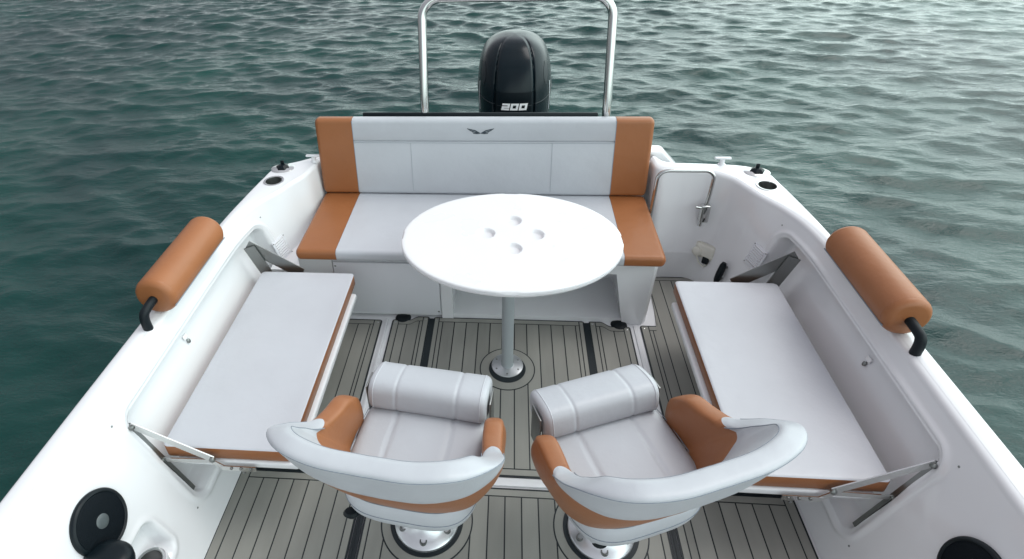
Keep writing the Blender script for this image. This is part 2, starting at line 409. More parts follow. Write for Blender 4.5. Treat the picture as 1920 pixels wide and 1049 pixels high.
# insert the groove on the front face (y = 2.868)
out = []
for i, (y, z) in enumerate(gp):
    out.append((y, z)); y2, z2 = gp[(i + 1) % len(gp)]
    if abs(y - 2.868) < 1e-4 and abs(y2 - 2.868) < 1e-4 and z > .8 and z2 < .6:
        out += [(a, b + BH - .940) for a, b in [(2.868, .825), (2.870, .820), (2.878, .816), (2.878, .814), (2.870, .810), (2.868, .805)]]
bb(lean(slab(-.864, .556, out)), 'backrest', M['grey'], angle=25)
bb(lean(slab(.558, bx1, bp_, r1=.026)), 'backrest_end', M['tan'])
for x in (-.546, .228): bb(lean(MB().tube([(x, 2.8675, BH - .132), (x, 2.8675, .50)], .0016, 6)), 'seam', M['seam2'])
for x in (-.865, .557): bb(lean(MB().tube([(x, 2.8685, BH - .01), (x, 2.8685, .49)], .002, 6)), 'seam', M['seam'])
bb(lean(MB().tube([(-.86, 2.8672, BH - .134), (.552, 2.8672, BH - .134)], .001, 6)), 'seam', M['seam'])
# emblem: a pair of spread wings
e = MB(); cx, cz = -.160, .858
for S in (-1, 1):
    for k, (a, b, w, t) in enumerate([(.008, .074, .0055, .017), (.012, .064, .005, .009), (.016, .050, .0045, .001)]):
        pts = [(cx + S * (a - .010), cz - .014 + k * -.001), (cx + S * (a + .02), cz + t - .013), (cx + S * b, cz + t - .003), (cx + S * (b - .006), cz + t - .003 - w * 1.1), (cx + S * (a + .022), cz + t - .013 - w), (cx + S * (a + .004), cz - .016 - k * .001)]
        n = len(pts); V = [(x, 2.8665 - .0002 * k, z) for x, z in pts] + [(x, 2.8695, z) for x, z in pts]
        e.add(V, [tuple(range(n)), tuple(range(2 * n - 1, n - 1, -1))] + [(i, (i + 1) % n, n + (i + 1) % n, n + i) for i in range(n)])
e2 = [(cx - .008, cz - .006), (cx, cz - .016), (cx + .008, cz - .006), (cx + .004, cz - .012), (cx, cz - .020), (cx - .004, cz - .012)]
bb(lean(e), 'emblem', M['logo'], smooth=False)
# black board and posts behind the backrest
bb(lean(MB().rbox(-.82, .47, 2.945, 2.965, .50, .934, r=.008, seg=2)), 'back_board', M['black'])
# ------------------------------------------------------------------ table
TX, TY, TZ = .008, 2.055, .76
table = thing('pedestal_table', 'white oval pedestal table with four shallow cup recesses', 'table', (TX, TY, 0))
A_, B2 = .467, .362
g = MB(); rows = []; nA = 220
cups = [(.007, .125), (-.106, .024), (.103, .020), (.008, -.083)]
rad = list(np.linspace(0, .62, 62)) + list(np.linspace(.64, .985, 12)) + [.992, .997, 1.0]
for ri, r in enumerate(rad):
    row = []
    for j in range(nA):
        a = 2 * math.pi * j / nA; notch = 0
        for c0 in (0, 90, 180, 270):
            dd = abs((math.degrees(a) - c0 + 180) % 360 - 180)
            notch = max(notch, 1 - sst(3.2, 4.2, dd))
        k = r * (1 - .010 * notch * sst(.9, 1, r)); x, y = A_ * k * math.cos(a), B2 * k * math.sin(a); z = 0
        for cx, cy in cups:
            dd = math.hypot(x - cx, y - cy); z -= .016 * (1 - sst(.029, .040, dd))
        if r > .985: z -= .004 * ((r - .985) / .015) ** 2
        row.append((x, y, TZ + z))
    rows.append(row)
for zz, kk in ((TZ - .012, 1.0), (TZ - .0125, .994), (TZ - .016, .994), (TZ - .0165, 1.0), (TZ - .024, .998), (TZ - .028, .985)):
    rows.append([(A_ * kk * math.cos(2 * math.pi * j / nA), B2 * kk * math.sin(2 * math.pi * j / nA), zz) for j in range(nA)])
rows.append([(0, 0, TZ - .028)] * nA)
g.grid(rows, wrap=True); tt = g.build('tabletop', M['table'], table, angle=50)
me = tt.data; bm = bmesh.new(); bm.from_mesh(me); bmesh.ops.remove_doubles(bm, verts=bm.verts, dist=1e-5); bmesh.ops.recalc_face_normals(bm, faces=bm.faces); bm.to_mesh(me); bm.free()
MB().lathe([(.075, TZ - .03), (.075, TZ - .038), (.045, TZ - .05), (.028, TZ - .055), (.028, .035), (.031, .03), (.031, .016)], n=40).build('post', M['post'], table)
fl2 = MB().lathe([(.031, .0185), (.036, .0175), (.066, .014), (.076, .011), (.078, .0062)], n=48).build('floor_plate', M['alu'], table)
for k in range(6):
    a = R(30 + 60 * k); MB().lathe([(0, .003), (.0035, .002), (.005, 0)], (.06 * math.cos(a), .06 * math.sin(a), .0148), 10).build('screw', M['dsteel'], fl2)
pb = (-.0015, 2.012 - TY)
for o in (table.children): pass
for o in list(table.children):
    if o.name.startswith(('post', 'floor_plate')):
        o.location.x += pb[0] - .005; o.location.y += pb[1] + .02
# rings let into the decking round the table foot and the chair feet
def deck_ring(cx, cy, r_out, r_blk, label):
    o = thing('floor_ring', label, 'floor ring', (cx, cy, 0), 0, 'round inlays in the decking')
    def disc(r, z0, z1, name, m, ri=0, n=72):
        MB().lathe([(ri, z0), (ri, z1), (r, z1), (r, z0)] if ri else [(0, z1), (r, z1), (r, z0)], n=n).build(name, m, o, angle=30)
    disc(r_out + .0025, .002, .0066, 'joint_line', M['joint'], r_out - .006)
    disc(r_out - .0028, .002, .0070, 'ring_inlay', M['teak'])
    disc(r_blk, .0025, .0084, 'rubber_ring', M['joint'])
    return o
deck_ring(TX - .0065, 2.012, .132, .089, 'grey ring in the decking around the table foot')
# ------------------------------------------------------------------ swivel chairs
def chair(label, px, py, ox, oy, ang, side):
    root = thing('swivel_chair', label, 'helm chair', (px, py, 0), 0, 'swivel chairs facing the table')
    Mx = Matrix.Translation((ox - px, oy - py, 0)) @ Matrix.Rotation(R(ang), 4, 'Z')
    def fin(mb, name, m, parent=root, **k):
        mb.V = [tuple(Mx @ Vector(v)) for v in mb.V]; return mb.build(name, m, parent, **k)
    # ---- shell
    RIM = [(0, (0, -.412, .955)), (.18, (.120, -.408, .955)), (.33, (.218, -.380, .950)), (.45, (.272, -.324, .915)), (.56, (.284, -.248, .825)), (.66, (.270, -.165, .728)), (.76, (.258, -.09, .694)), (.88, (.25, -.01, .670)), (1, (.24, .065, .60))]
    BAS = [(0, (0, -.240, .525)), (.18, (.11, -.232, .524)), (.33, (.188, -.202, .52)), (.45, (.226, -.15, .515)), (.56, (.238, -.09, .508)), (.66, (.243, -.05, .50)), (.76, (.243, -.01, .495)), (.88, (.240, .035, .495)), (1, (.235, .075, .50))]
    THK = [(0, .050), (.3, .052), (.5, .056), (.66, .056), (.8, .062), (.95, .058), (1, .054)]
    NS = 48
    def point(t, s, puff=0.):
        sg = 1 if t >= 0 else -1; a = abs(t)
        r = pw(a, RIM); b = pw(a, BAS); h = pw(a, THK)
        if a > 1 - 1e-9: a = 1
        rr, bb2 = Vector(r), Vector(b)
        e = .004; r2 = Vector(pw(min(a + e, 1), RIM)); r1 = Vector(pw(max(a - e, 0), RIM))
        tan = (r2 - r1); tan.z = 0; tan.normalize()
        nrm = Vector((tan.y, -tan.x, 0))          # outward
        ax = (rr - bb2); up = ax.normalized()
        end = sst(.86, 1.0, a); kk = math.sqrt(max(0, 1 - ((a - .86) / .14) ** 2)) if a > .86 else 1
        kk = max(kk, .02)
        hr, hb = h * .5 * kk, h * .42 * kk
        LN = ax.length - hr
        # s: 0 inner foot, .4 inner top, .6 outer top, 1 outer foot
        bulge = lambda f: .012 * math.sin(math.pi * f)
        if s < .4:
            f = s / .4; w = lerp(hb, hr, f); p = bb2 + up * (LN * f) - nrm * (w + bulge(f) * .4 + puff)
        elif s > .6:
            f = (1 - s) / .4; w = lerp(hb, hr, f); p = bb2 + up * (LN * f) + nrm * (w + bulge(f) + puff)
        else:
            a2 = math.pi * (s - .4) / .2; ca2, sa2 = math.cos(a2), math.sin(a2); p = bb2 + up * (LN + (hr + puff) * abs(sa2) ** .5) - nrm * (hr + puff) * math.copysign(abs(ca2) ** .7, ca2)
        if kk < 1:       # the arm fronts close towards the middle height
            mid = bb2 + ax * .52; p = mid + (p - mid) * lerp(kk, 1, .35) if a < 1 else mid + (p - mid) * .36
        p = Vector((p.x * sg, p.y, p.z)); return p
    TM = .705
    def lens(t):
        q = (abs(t) / TM)
        a = .5 - .5 * (1 - q ** 1.5) ** .85 if q < 1 else .5
        b = .5 + .30 * (1 - q ** 2.0) ** .66 if q < 1 else .5
        return max(0., a - .0), b
    nt, nv = 120, 60
    G = []
    for i in range(nt + 1):
        t = TM * math.sin(math.pi * (i / nt - .5)); a, b = lens(t); row = []
        for j in range(nv + 1):
            v = j / nv; s_ = lerp(a, b, v); edge = min(v, 1 - v) * (b - a)
            row.append(point(t, s_, .0045 * sst(0, .05, edge * 1.0)))
        G.append(row)
    fin(MB().grid(G), 'backrest', M['grey'], angle=60)
    # tan: below / before the grey area, and both arm fronts
    for sg in (-1, 1):
        g = MB(); Gi = []; Go = []
        n1 = 60
        for i in range(n1 + 1):
            t = TM * math.sin(math.pi / 2 * i / n1); a, b = lens(t)
            Gi.append([point(sg * t, lerp(0, a, j / 14)) for j in range(15)])
            Go.append([point(sg * t, lerp(b, 1, j / 22)) for j in range(23)])
        g.grid(Gi); g.grid(Go)
        Ga = []
        for i in range(41):
            t = lerp(TM, 1, math.sin(math.pi / 2 * i / 40)); Ga.append([point(sg * t, j / NS) for j in range(NS + 1)])
        g.grid(Ga)
        k = NS + 1; base = len(g.V) - k; g.F.append(tuple(base + j for j in range(k)))
        # closed foot
        Gb = [[point(sg * t, 0), point(sg * t, 1)] for t in [1 * i / 60 for i in range(61)]]
        g.grid(Gb)
        fin(g, 'armrest', M['tan'], angle=60)
    # stitched seams along the rim
    for sv, t0 in ((.415, TM - .05), (.575, TM - .05)):
        fin(MB().tube([point(t0 * math.sin(math.pi / 2 * (i / 60 * 2 - 1)), sv, .0040) for i in range(61)], .0016, 6), 'seam', M['seam'])
    # ---- seat cushion: superelliptic plan with rounded edge and two lengthwise channels
    rows = []; na = 96
    def plan(a, k):
        c_, s_ = math.cos(a), math.sin(a); ex = 2 / 3.6
        return (.222 * k * math.copysign(abs(c_) ** ex, c_), -.035 + .225 * k * math.copysign(abs(s_) ** ex, s_))
    prof = [(k, .532) for k in np.linspace(0.0, .80, 22)] + [(.86, .531), (.91, .527), (.95, .519), (.98, .507), (.995, .49), (1.0, .47), (.998, .445), (.985, .425), (.95, .408), (.9, .40), (.5, .398), (0, .398)]
    for k, z in prof:
        row = []
        for j in range(na):
            x, y = plan(2 * math.pi * j / na, max(k, .001)); zz = z
            if z > .5:
                for gx in (-.098, .098): zz -= .006 * math.exp(-((x - gx) / .006) ** 2)
                zz += .012 * math.cos(x / .222 * 1.4) * (1 - k * .6) - .008
                zz -= .010 * sst(-.05, -.3, y) * 0
            row.append((x, y, zz))
        rows.append(row)
    st = fin(MB().grid(rows, wrap=True), 'seat', M['grey'], angle=60)
    for kz, zz in ((.972, .513), (.999, .452)):
        fin(MB().tube([(*plan(2 * math.pi * j / 72, kz + .003), zz) for j in range(72)], .0014, 6, closed=True), 'seam', M['seam'], st)
    fin(MB().rbox(-.17, .17, -.20, .13, .36, .40, r=.015, seg=3), 'seat_pan', M['grey'])
    # ---- raised front bolster with two channels
    cyb, czb = .152, .562; G = []; nb = 40; L0, L1 = -.208, .208
    xs = []
    for i in range(9): a = R(90 * i / 8); xs.append((L0 + .022 * (1 - math.sin(R(90) - a)), 1 - .30 * (1 - math.sin(a)) ** 1))
    mid = [(x, 1 - .034 * math.exp(-((x + .105) / .005) ** 2) - .034 * math.exp(-((x - .105) / .006) ** 2)) for x in np.linspace(L0 + .026, L1 - .026, 110)]
    allx = xs + mid + [(-x, k) for x, k in reversed(xs)]
    for x, k in allx:
        row = []
        for j in range(nb):
            a = 2 * math.pi * j / nb; c_, s_ = math.cos(a), math.sin(a); ex = 2 / 3.0
            yy = .085 * k * math.copysign(abs(c_) ** ex, c_); zz = .062 * k * math.copysign(abs(s_) ** ex, s_)
            ca, sa = math.cos(R(-14)), math.sin(R(-14))
            row.append((x, cyb + yy * ca - zz * sa, czb + yy * sa + zz * ca))
        G.append(row)
    g = MB().grid(G, wrap=True); g.F.append(tuple(range(nb))); g.F.append(tuple(len(g.V) - nb + j for j in range(nb)))
    fb = fin(g, 'flip_up_bolster', M['grey'], angle=70)
    for gi in (8, len(allx) - 9):
        fin(MB().tube([Vector(p) for p in G[gi]], .0018, 6, closed=True), 'piping', M['grey2'], fb)
    for sg in (-1, 1):
        fin(MB().rbox(sg * .2175 - .003, sg * .2175 + .003, .10, .17, .44, .60, r=.002, seg=2), 'hinge_plate', M['dsteel'])
    # ---- foot
    dxy = Vector((0, 0, 0))
    col = MB().lathe([(.075, .36), (.075, .345), (.045, .335), (.045, .12), (.052, .10), (.056, .06)], n=40).build('column', M['alu'], root)
    MB().rbox(-.13, .13, -.12, .12, .335, .362, r=.006, seg=2, mtx=Mx).build('slide', M['black'], root)
    fp = MB().lathe([(.050, .105), (.058, .07), (.075, .045), (.098, .030), (.114, .0235), (.121, .017), (.122, .0085)], n=64).build('floor_plate', M['alu'], root)
    for k in range(6):
        a = R(-90 + 60 * k); p = (.094 * math.cos(a), .094 * math.sin(a), .026)
        MB().lathe([(0, .003), (.008, .003), (.009, .009), (.0135, .009), (.015, .001), (.016, -.008)], p, 20).build('bolt', M['dsteel'], fp)
    # height lever
    lv = MB()
    if side < 0:
        lv.tube([(-.10, -.10, .335), (-.17, -.145, .325), (-.205, -.165, .32)], [.007, .007, .008], 8); lv.lathe([(0, .016), (.014, .013), (.02, 0), (.014, -.013), (0, -.016)], (-.212, -.168, .32), 16, sx=1.4)
    else:
        lv.tube([(.02, -.09, .33), (-.03, -.155, .29), (-.05, -.19, .275)], [.012, .013, .014], 10); lv.lathe([(0, .014), (.012, .012), (.019, 0), (.012, -.012), (0, -.014)], (-.052, -.195, .273), 16, sx=1.3)
    lv.build('lever', M['black'], root)
    return root
chair('grey and tan swivel chair left of centre, turned slightly right', -.296, 1.239, -.284, 1.234, -7.3, -1)
chair('grey and tan swivel chair right of centre, turned to the left', .356, 1.242, .351, 1.234, 20.8, 1)
deck_ring(-.296, 1.239, .173, .139, 'grey ring in the decking around the left chair foot')
deck_ring(.356, 1.242, .173, .139, 'grey ring in the decking around the right chair foot')
# ------------------------------------------------------------------ folding side seats
def side_seat(S, label, word):
    u0, u1 = (.770, 1.236) if S > 0 else (.770, 1.242)
    X = lambda u: XC + S * u
    root = thing('folding_side_seat', label, 'side seat', (X(1.0), 1.72, 0), 0, 'folding side seats')
    off = Vector((X(1.0), 1.72, 0))
    def fin(mb, name, m, parent=root, **k):
        mb.V = [(v[0] - off.x, v[1] - off.y, v[2]) for v in mb.V]; return mb.build(name, m, parent, **k)
    y0, y1 = 1.232, 2.238; zt = .397
    # grey top pad over tan sides
    # pad outline slightly tapered like the moulding
    def outl(z, ins, r=.02):
        P = []; a, b = u0 + ins, u1 - ins; c, d = y0 + ins, y1 - ins
        for cx, cy, an in ((b - r, d - r, 0), (a + r, d - r, 90), (a + r, c + r, 180), (b - r, c + r, 270)): P += arc(cx, cy, r, an, an + 90, 5)
        return [(X(p), q, z) for p, q in P]
    g = MB(); G = [outl(.338, .004), outl(.342, 0), outl(zt - .010, 0), outl(zt - .004, .0015)]
    g.grid(G, wrap=True); n = len(G[0]); g.F.append(tuple(range(n))); g.F.append(tuple(len(g.V) - n + i for i in range(n)))
    fin(g, 'cushion_side', M['tan'], angle=50)
    g = MB(); G = [outl(zt - .0038, .0010), outl(zt - .001, .004), outl(zt, .010)] + [outl(zt + .003 * sst(0, .2, k), .01 + k * .9) for k in (.03, .06, .1, .15, .2)]
    g.grid(G, wrap=True); g.F.append(tuple(len(g.V) - n + i for i in range(n)))
    fin(g, 'cushion', M['grey2'], angle=50)
    # tray board with round front edge
    T = MB().rbox(*sorted((X(.7505), X(1.20))), 1.226, 2.16, .300, .334, r=.010, seg=4); fin(T, 'tray', M['gel'])
    # hinge frames at both ends: wall strap, slanting strut and short link
    for yy, dy in ((1.219, 1), (2.262, -1)):
        def wu(z): return 1.105 + .364 * z + .006
        zt2, zb2 = (.525, .165)
        h = MB()
        def flat(p, q, w, th, m):
            p, q = Vector(p), Vector(q); d = (q - p).normalized(); yv = Vector((0, 1, 0)); wv = d.cross(yv).normalized()
            V = []
            for e in (p - d * .0, q + d * .0):
                for a, b in ((-1, -1), (1, -1), (1, 1), (-1, 1)): V.append(e + wv * (w / 2 * a) + yv * (th / 2 * b))
            m.add(V, [(0, 1, 2, 3), (7, 6, 5, 4), (0, 4, 5, 1), (1, 5, 6, 2), (2, 6, 7, 3), (3, 7, 4, 0)])
        flat((X(wu(zt2) + (.012 if dy > 0 else -.012)), yy, zt2), (X(wu(zb2) + (.012 if dy > 0 else -.012)), yy, zb2), .012 if dy > 0 else .062, .014 if dy > 0 else .006, h)
        fin(h, 'wall_strap', M['dsteel'], smooth=False)
        h = MB(); yq = yy - .006 * dy
        flat((X(wu(zt2)), yq, zt2 + .006), (X(1.052), yq, .362), .030 if dy > 0 else .066, .004, h)
        flat((X(wu(.35) + .02), yq + .004 * dy, .338), (X(1.052), yq + .004 * dy, .345), .020, .004, h)
        flat((X(1.055), yq - .002 * dy, .352), (X(1.02), yq - .002 * dy, .320), .020, .004, h)
        flat((X(1.03), yq - .003 * dy, .318), (X(.90), yq - .003 * dy, .318), .024, .004, h)
        st = fin(h, 'strut', M['steel'] if dy > 0 else M['dsteel'], smooth=False)
        for (u, z, r) in ((1.052, .362, .011), (wu(zt2) - .004, zt2 - .004, .010), (wu(.35) + .01, .338, .009)):
            fin(MB().lathe([(0, .007), (r * .6, .006), (r, .002), (r, -.006)], (X(u), yq - .004 * dy, z), 16, axis=(0, -dy, 0)), 'bolt', M['dsteel'], st)
        if dy > 0:
            for u in (.99, .955, .92): fin(MB().lathe([(0, .004), (.005, .003), (.006, 0)], (X(u), yq - .006, .321), 10, axis=(0, -1, 0)), 'bolt', M['dsteel'], st)
    return root
side_seat(-1, 'fold-down side seat with grey cushion on the left hull wall', 'left')
side_seat(1, 'fold-down side seat with grey cushion on the right hull wall', 'right')
# ------------------------------------------------------------------ gunwale bolsters
def bolster(S, label):
    cx = XC + S * 1.372; y0, y1 = (1.628, 2.105); cz = .738; r = .081
    root = thing('padded_roll', label, 'bolster', (cx, (y0 + y1) / 2, GZ), 0, 'tan rolls on the gunwales')
    prof = [(0, y0)] + [(r - .022 + .022 * math.sin(R(a)), y0 + .022 * (1 - math.cos(R(a)))) for a in range(0, 91, 15)]
    prof = [(0, -.004), (r * .4, -.003), (r - .028, .0)] + [(r - .028 + .028 * math.sin(R(a)), .026 * (1 - math.cos(R(a)))) for a in range(10, 91, 10)]
    L_ = y1 - y0
    prof += [(r, L_ * f) for f in (.1, .3, .5, .7, .9)] + [(p, L_ - q) for p, q in reversed(prof)]
    m = MB().lathe(prof, (0, y0 - (y0 + y1) / 2, cz - GZ), 48, axis=(0, 1, 0)); m.build('roll', M['tan'], root, angle=70)
    for yy in (y0 + .026, y1 - .026):
        MB().tube([((r - .0015) * math.cos(R(a)), yy - (y0 + y1) / 2, cz - GZ + (r - .0015) * math.sin(R(a))) for a in range(0, 360, 8)], .0022, 6, closed=True).build('piping', M['tan'], root)
    MB().tube([(-S * (r * math.cos(R(-28)) + .001), yy - (y0 + y1) / 2, cz - GZ + r * math.sin(R(-28))) for yy in np.linspace(y0 + .01, y1 - .01, 12)], .003, 6).build('seam', M['seam'], root)
    hy = (y1 - y0) / 2
    for sg in (-1, 1):
        P = [(0, sg * (hy - .03), .083), (0, sg * (hy + .022), .082), (S * .003, sg * (hy + .050), .076), (S * .006, sg * (hy + .068), .066), (S * .008, sg * (hy + .075), .04), (S * .008, sg * (hy + .075), -.005)]
        sm = [Vector(pw(i / 24 * 5, [(k, p) for k, p in enumerate(P)])) for i in range(25)]
        MB().tube(sm, .0175, 16).build('bracket', M['rubber'], root)
    return root
bolster(-1, 'tan padded roll on black brackets above the left gunwale')
bolster(1, 'tan padded roll on black brackets above the right gunwale')
# ------------------------------------------------------------------ fittings on the coaming
def cup(label, x, y, z, r=.042, depth=.08, ax=(0, 0, 1)):
    root = thing('cup_holder', label, 'cup holder', (x, y, z), 0, 'steel cup holders')
    MB().lathe([(r + .009, 0), (r + .009, .002), (r + .004, .0035), (r - .002, .002), (r - .003, -.002)], n=40).build('rim', M['steel'], root)
    MB().lathe([(r - .003, .0012), (r - .003, -.001), (r - .006, -depth), (0, -depth)], n=40).build('cup', M['dsteel'], root)
    return root
def rodcap(label, x, y, z):
    root = thing('rod_holder', label, 'rod holder', (x, y, z), 0, 'capped rod holders')
    MB().lathe([(.056, 0), (.057, .004), (.052, .007), (.034, .008), (.030, .010)], n=36, sx=1.15, sy=.9).build('flange', M['steel'], root)
    MB().lathe([(.033, .006), (.034, .014), (.026, .02), (.018, .026), (.0, .028)], n=6, sx=1.1).build('cap', M['black'], root, angle=25)
    MB().rbox(-.010, .010, .004, .012, .02, .048, r=.004, seg=2).build('pull_tab', M['black'], root)
for S, w in ((-1, 'left'), (1, 'right')):
    o = cup(f'steel cup holder sunk in the {w} coaming beside the stern bench end', XC + S * 1.287, 2.690, GZ + .0025, .046, .05)
    rodcap(f'black capped rod holder on the {w} coaming at the stern corner', XC + S * 1.283, 2.83, GZ + .002)
# cleats
for S, w in ((-1, 'left'), (1, 'right')):
    root = thing('cleat', f'pale pop-up cleat on the stern rim at the {w} quarter', 'cleat', (XC + S * 1.128, 2.917, GZ + .002), 0, 'stern cleats')
    g = MB(); g.lathe([(.022, 0), (.020, .004), (.013, .012), (.012, .040), (.014, .046)], n=20, sx=1.3)
    g.rbox(-.055, .055, -.012, .012, .042, .056, r=.006, seg=3); g.build('horn', M['gel'], root); root.scale = (.78, .78, .78)
# gate rail
gx0, gx1 = .772, 1.058; gy = 2.765
gr = thing('gate_rail', 'bent stainless grab rail at the walkway beside the bench', 'rail', (.91, gy, .2))
P = [(gx0 - .005, gy, .30), (gx0, gy, .60)]
P += [(gx0 + .055 - .055 * math.cos(R(a)), gy, .645 + .055 * math.sin(R(a))) for a in range(0, 91, 15)]
P += [(gx1 - .05 + .05 * math.sin(R(a)), gy, .65 + .05 * math.cos(R(a))) for a in range(0, 91, 15)]
P += [(gx1 - .003, gy, .55), (gx1 - .020, gy - .0, .36)]
g = MB().tube([(x - .91, y - gy, z - .2) for x, y, z in P], .0105, 14); g.build('tube', M['steel'], gr)
g = MB().rbox(gx1 - .91 - .034, gx1 - .91 + .014, -.020, .018, .19, .295, r=.006, seg=3, mtx=None)
g.lathe([(0, .03), (.008, .03), (.008, -.0), (0, 0)], (gx1 - .91 - .035, -.012, .28), 12, axis=(-1, 0, .2)); g.build('latch_block', M['steel'], gr)
# louvre, handle and lock on the starboard quarter; louvre on the other side
def onwall(S, y, z, eps=.0):
    """point and normal of the hull side between the floor and the coaming"""
    cT, cO, cM, cB = CUR[S]
    best = None
    for i in range(len(SV)):
        m_, t = cM[i], cT[i]; f = (z - .18) / (GZ - .202)
        p = m_ + (t - m_) * f if z > .18 else cB[i] + (m_ - cB[i]) * (z / .18)
        if best is None or abs(p[1] - y) < best[0]:
            best = (abs(p[1] - y), i, p)
    i = best[1]; j = min(i + 2, len(SV) - 1); k = max(i - 2, 0)
    def P(i, z):
        f = (z - .18) / (GZ - .202); p = cM[i] + (cT[i] - cM[i]) * f if z > .18 else cB[i] + (cM[i] - cB[i]) * (z / .18)
        return Vector((XC + S * p[0], p[1], z))
    a = P(j, z) - P(k, z); b = P(i, z + .02) - P(i, z - .02); n = a.cross(b).normalized()
    if n.x * S > 0: n = -n
    if abs(n.x) < .1 and n.y > 0: n = -n
    p = P(i, z)
    up = (b - n * b.dot(n)).normalized(); side = up.cross(n)
    mt = Matrix((side, up, n)).transposed().to_4x4(); mt.translation = p + n * eps
    return mt
def mount(S, y, z, eps=0): return onwall(S, y, z, eps)
for S, w in ((1, 'right'), (-1, 'left')):
    mt = mount(S, 2.45, .385, .003)
    o = thing('louvre_vent', f'white louvred vent on the {w} hull side behind the folding seat', 'vent', mt.translation, 0, 'louvre vents')
    o.matrix_world = mt
    MB().rbox(-.05, .05, -.06, .06, -.002, .006, r=.003, seg=2).build('frame', M['gel2'], o)
    for k in range(8):
        g = MB(); yy = -.044 + k * .0125
        g.add([(-.037, yy, .0062), (.037, yy, .0062), (.037, yy + .008, .011), (-.037, yy + .008, .011), (-.037, yy + .0085, .0062), (.037, yy + .0085, .0062)], [(0, 1, 2, 3), (3, 2, 5, 4), (0, 3, 4), (1, 5, 2)])
        g.build('slat', M['gel'], o, smooth=False)
    for a in (-1, 1):
        for b in (-1, 1): MB().lathe([(0, .0025), (.003, .002), (.004, 0)], (a * .044, b * .054, .006), 8).build('screw', M['dsteel'], o)
mt = mount(1, 2.56, .195, .004)
o = thing('grab_handle', 'black pull handle on the right hull side near the stern step', 'handle', mt.translation); o.matrix_world = mt; o.scale = (1.25,) * 3
MB().lathe([(0, -.052), (.009, -.050), (.0135, -.035), (.015, .0), (.0135, .036), (.009, .050), (0, .052)], (0, 0, .018), 20, axis=(0, 1, 0)).build('grip', M['black'], o)
MB().tube([(0, -.05, .018), (0, -.085, .010)], .004, 8).tube([(0, -.03, .015), (0, -.03, -.004)], .006, 8).tube([(0, .03, .015), (0, .03, -.004)], .006, 8).build('stem', M['dsteel'], o)
mt = mount(1, 2.735, .215, .003)
o = thing('deck_fitting', 'cream plastic filler fitting with open black slot at the stern corner', 'fitting', mt.translation); o.matrix_world = mt; o.scale = (1.3,) * 3
g = MB().rbox(-.045, .045, -.032, .034, -.002, .016, r=.014, seg=4); g.lathe([(.02, .0), (.02, .02), (.014, .024), (0, .025)], (-.03, -.012, 0), 20); g.build('cover', M['cream'], o)
MB().rbox(.0, .028, -.055, -.022, -.004, .019, r=.006, seg=2).build('slot', M['black'], o)
MB().tube([(-.03, -.02, .022), (-.01, -.06, .012), (.012, -.072, .008), (.025, -.05, .012)], .0035, 8).build('loop', M['cream'], o)
# speakers
for S, w in ((-1, 'left'), (1, 'right')):
    mt = mount(S, .93, .440, .002)
    o = thing('speaker', f'round black speaker on the {w} hull wall in the foreground', 'speaker', mt.translation, 0, 'wall speakers'); o.matrix_world = mt
    o.scale = (.89,) * 3
    MB().lathe([(.109, -.004), (.110, .006), (.106, .013), (.098, .016), (.094, .013)], n=64).build('rim', M['black'], o)
    MB().lathe([(.0945, .012), (.085, .015), (.05, .017), (.024, .018)], n=64).build('grille', M['grille'], o)
    MB().lathe([(.026, .017), (.022, .020), (.012, .0225), (0, .023)], n=32).build('dust_cap', M['capgrey'], o)
# pocket cup holder at the lower left and black domed fitting
cup('steel ringed cup holder in the moulded pocket below the left speaker', -1.165, .925, .215, .040, .07)
MB().lathe([(.052, -.06), (.052, .0)], (-1.165, .925, .213), 32).lathe([(.052, 0), (.040, .0005)], (-1.165, .925, .213), 32).build('cup_socket', M['gel'], boat)
o = thing('domed_cap', 'black domed cap at the lower left in front of the speaker', 'cap', (-1.18, .832, .415))
MB().lathe([(.07, -.02), (.072, .0), (.066, .012), (.045, .022), (0, .027)], n=40, sx=1.05, sy=.8).build('dome', M['black'], o)
MB().tube([(0, 0, -.015), (-.02, 0, -.06), (-.065, 0, -.08)], .022, 14).build('stem', M['black'], o)
# push knobs inside the seat recesses, screws round the recess beads
for S, w in ((-1, 'left'), (1, 'right')):
    mt = mount(S, 1.69, .475, .0)
    nn = mt.to_3x3().col[2]; mt.translation = mt.translation - nn * .060
    o = thing('snap_fitting', f'small steel snap with white pad inside the {w} seat recess', 'fitting', mt.translation, 0, 'snap fittings'); o.matrix_world = mt
    MB().rbox(-.014, .014, .014, .034, -.004, .001, r=.003, seg=2).build('pad', M['white'], o)
    MB().lathe([(.008, -.004), (.008, .001), (.005, .003), (0, .004)], n=20, sy=1.3).build('stud', M['dsteel'], o)
for S in (-1, 1):
    for (y, z) in ((1.175, .575), (1.168, .128), (2.44, .585)):
        m_ = mount(S, y, z, -.002); n = m_.to_3x3().col[2]
        MB().lathe([(0, .002), (.003, .0015), (.004, 0)], m_.translation + n * .002, 10, axis=n).build('screw', M['dsteel'], boat)
# ------------------------------------------------------------------ targa arch
ar = thing('arch_rail', 'tall polished steel tow arch rising behind the bench', 'arch', (.02, 3.02, .44))
def arch_pts():
    P = []; xl, xr = -.472, .516
    yb, yt = 3.0, 3.165; zb, zt = .44, 1.492
    def Y(z): return lerp(yb, yt, max(0, (z - .9) / .6))
    for z in (zb, .7, 1.0, 1.25): P.append((xl, Y(z), z))
    r = .10
    P += [(xl + r - r * math.cos(R(a)), Y(zt - r + r * math.sin(R(a))), zt - r + r * math.sin(R(a))) for a in range(0, 91, 10)]
    P += [(lerp(xl + r, xr - r, k), Y(zt), zt) for k in (.25, .5, .75)]
    P += [(xr - r + r * math.sin(R(a)), Y(zt - r + r * math.cos(R(a))), zt - r + r * math.cos(R(a))) for a in range(0, 91, 10)]
    for z in (1.25, 1.0, .7, zb): P.append((xr, Y(z), z))
    return P
AP = arch_pts()
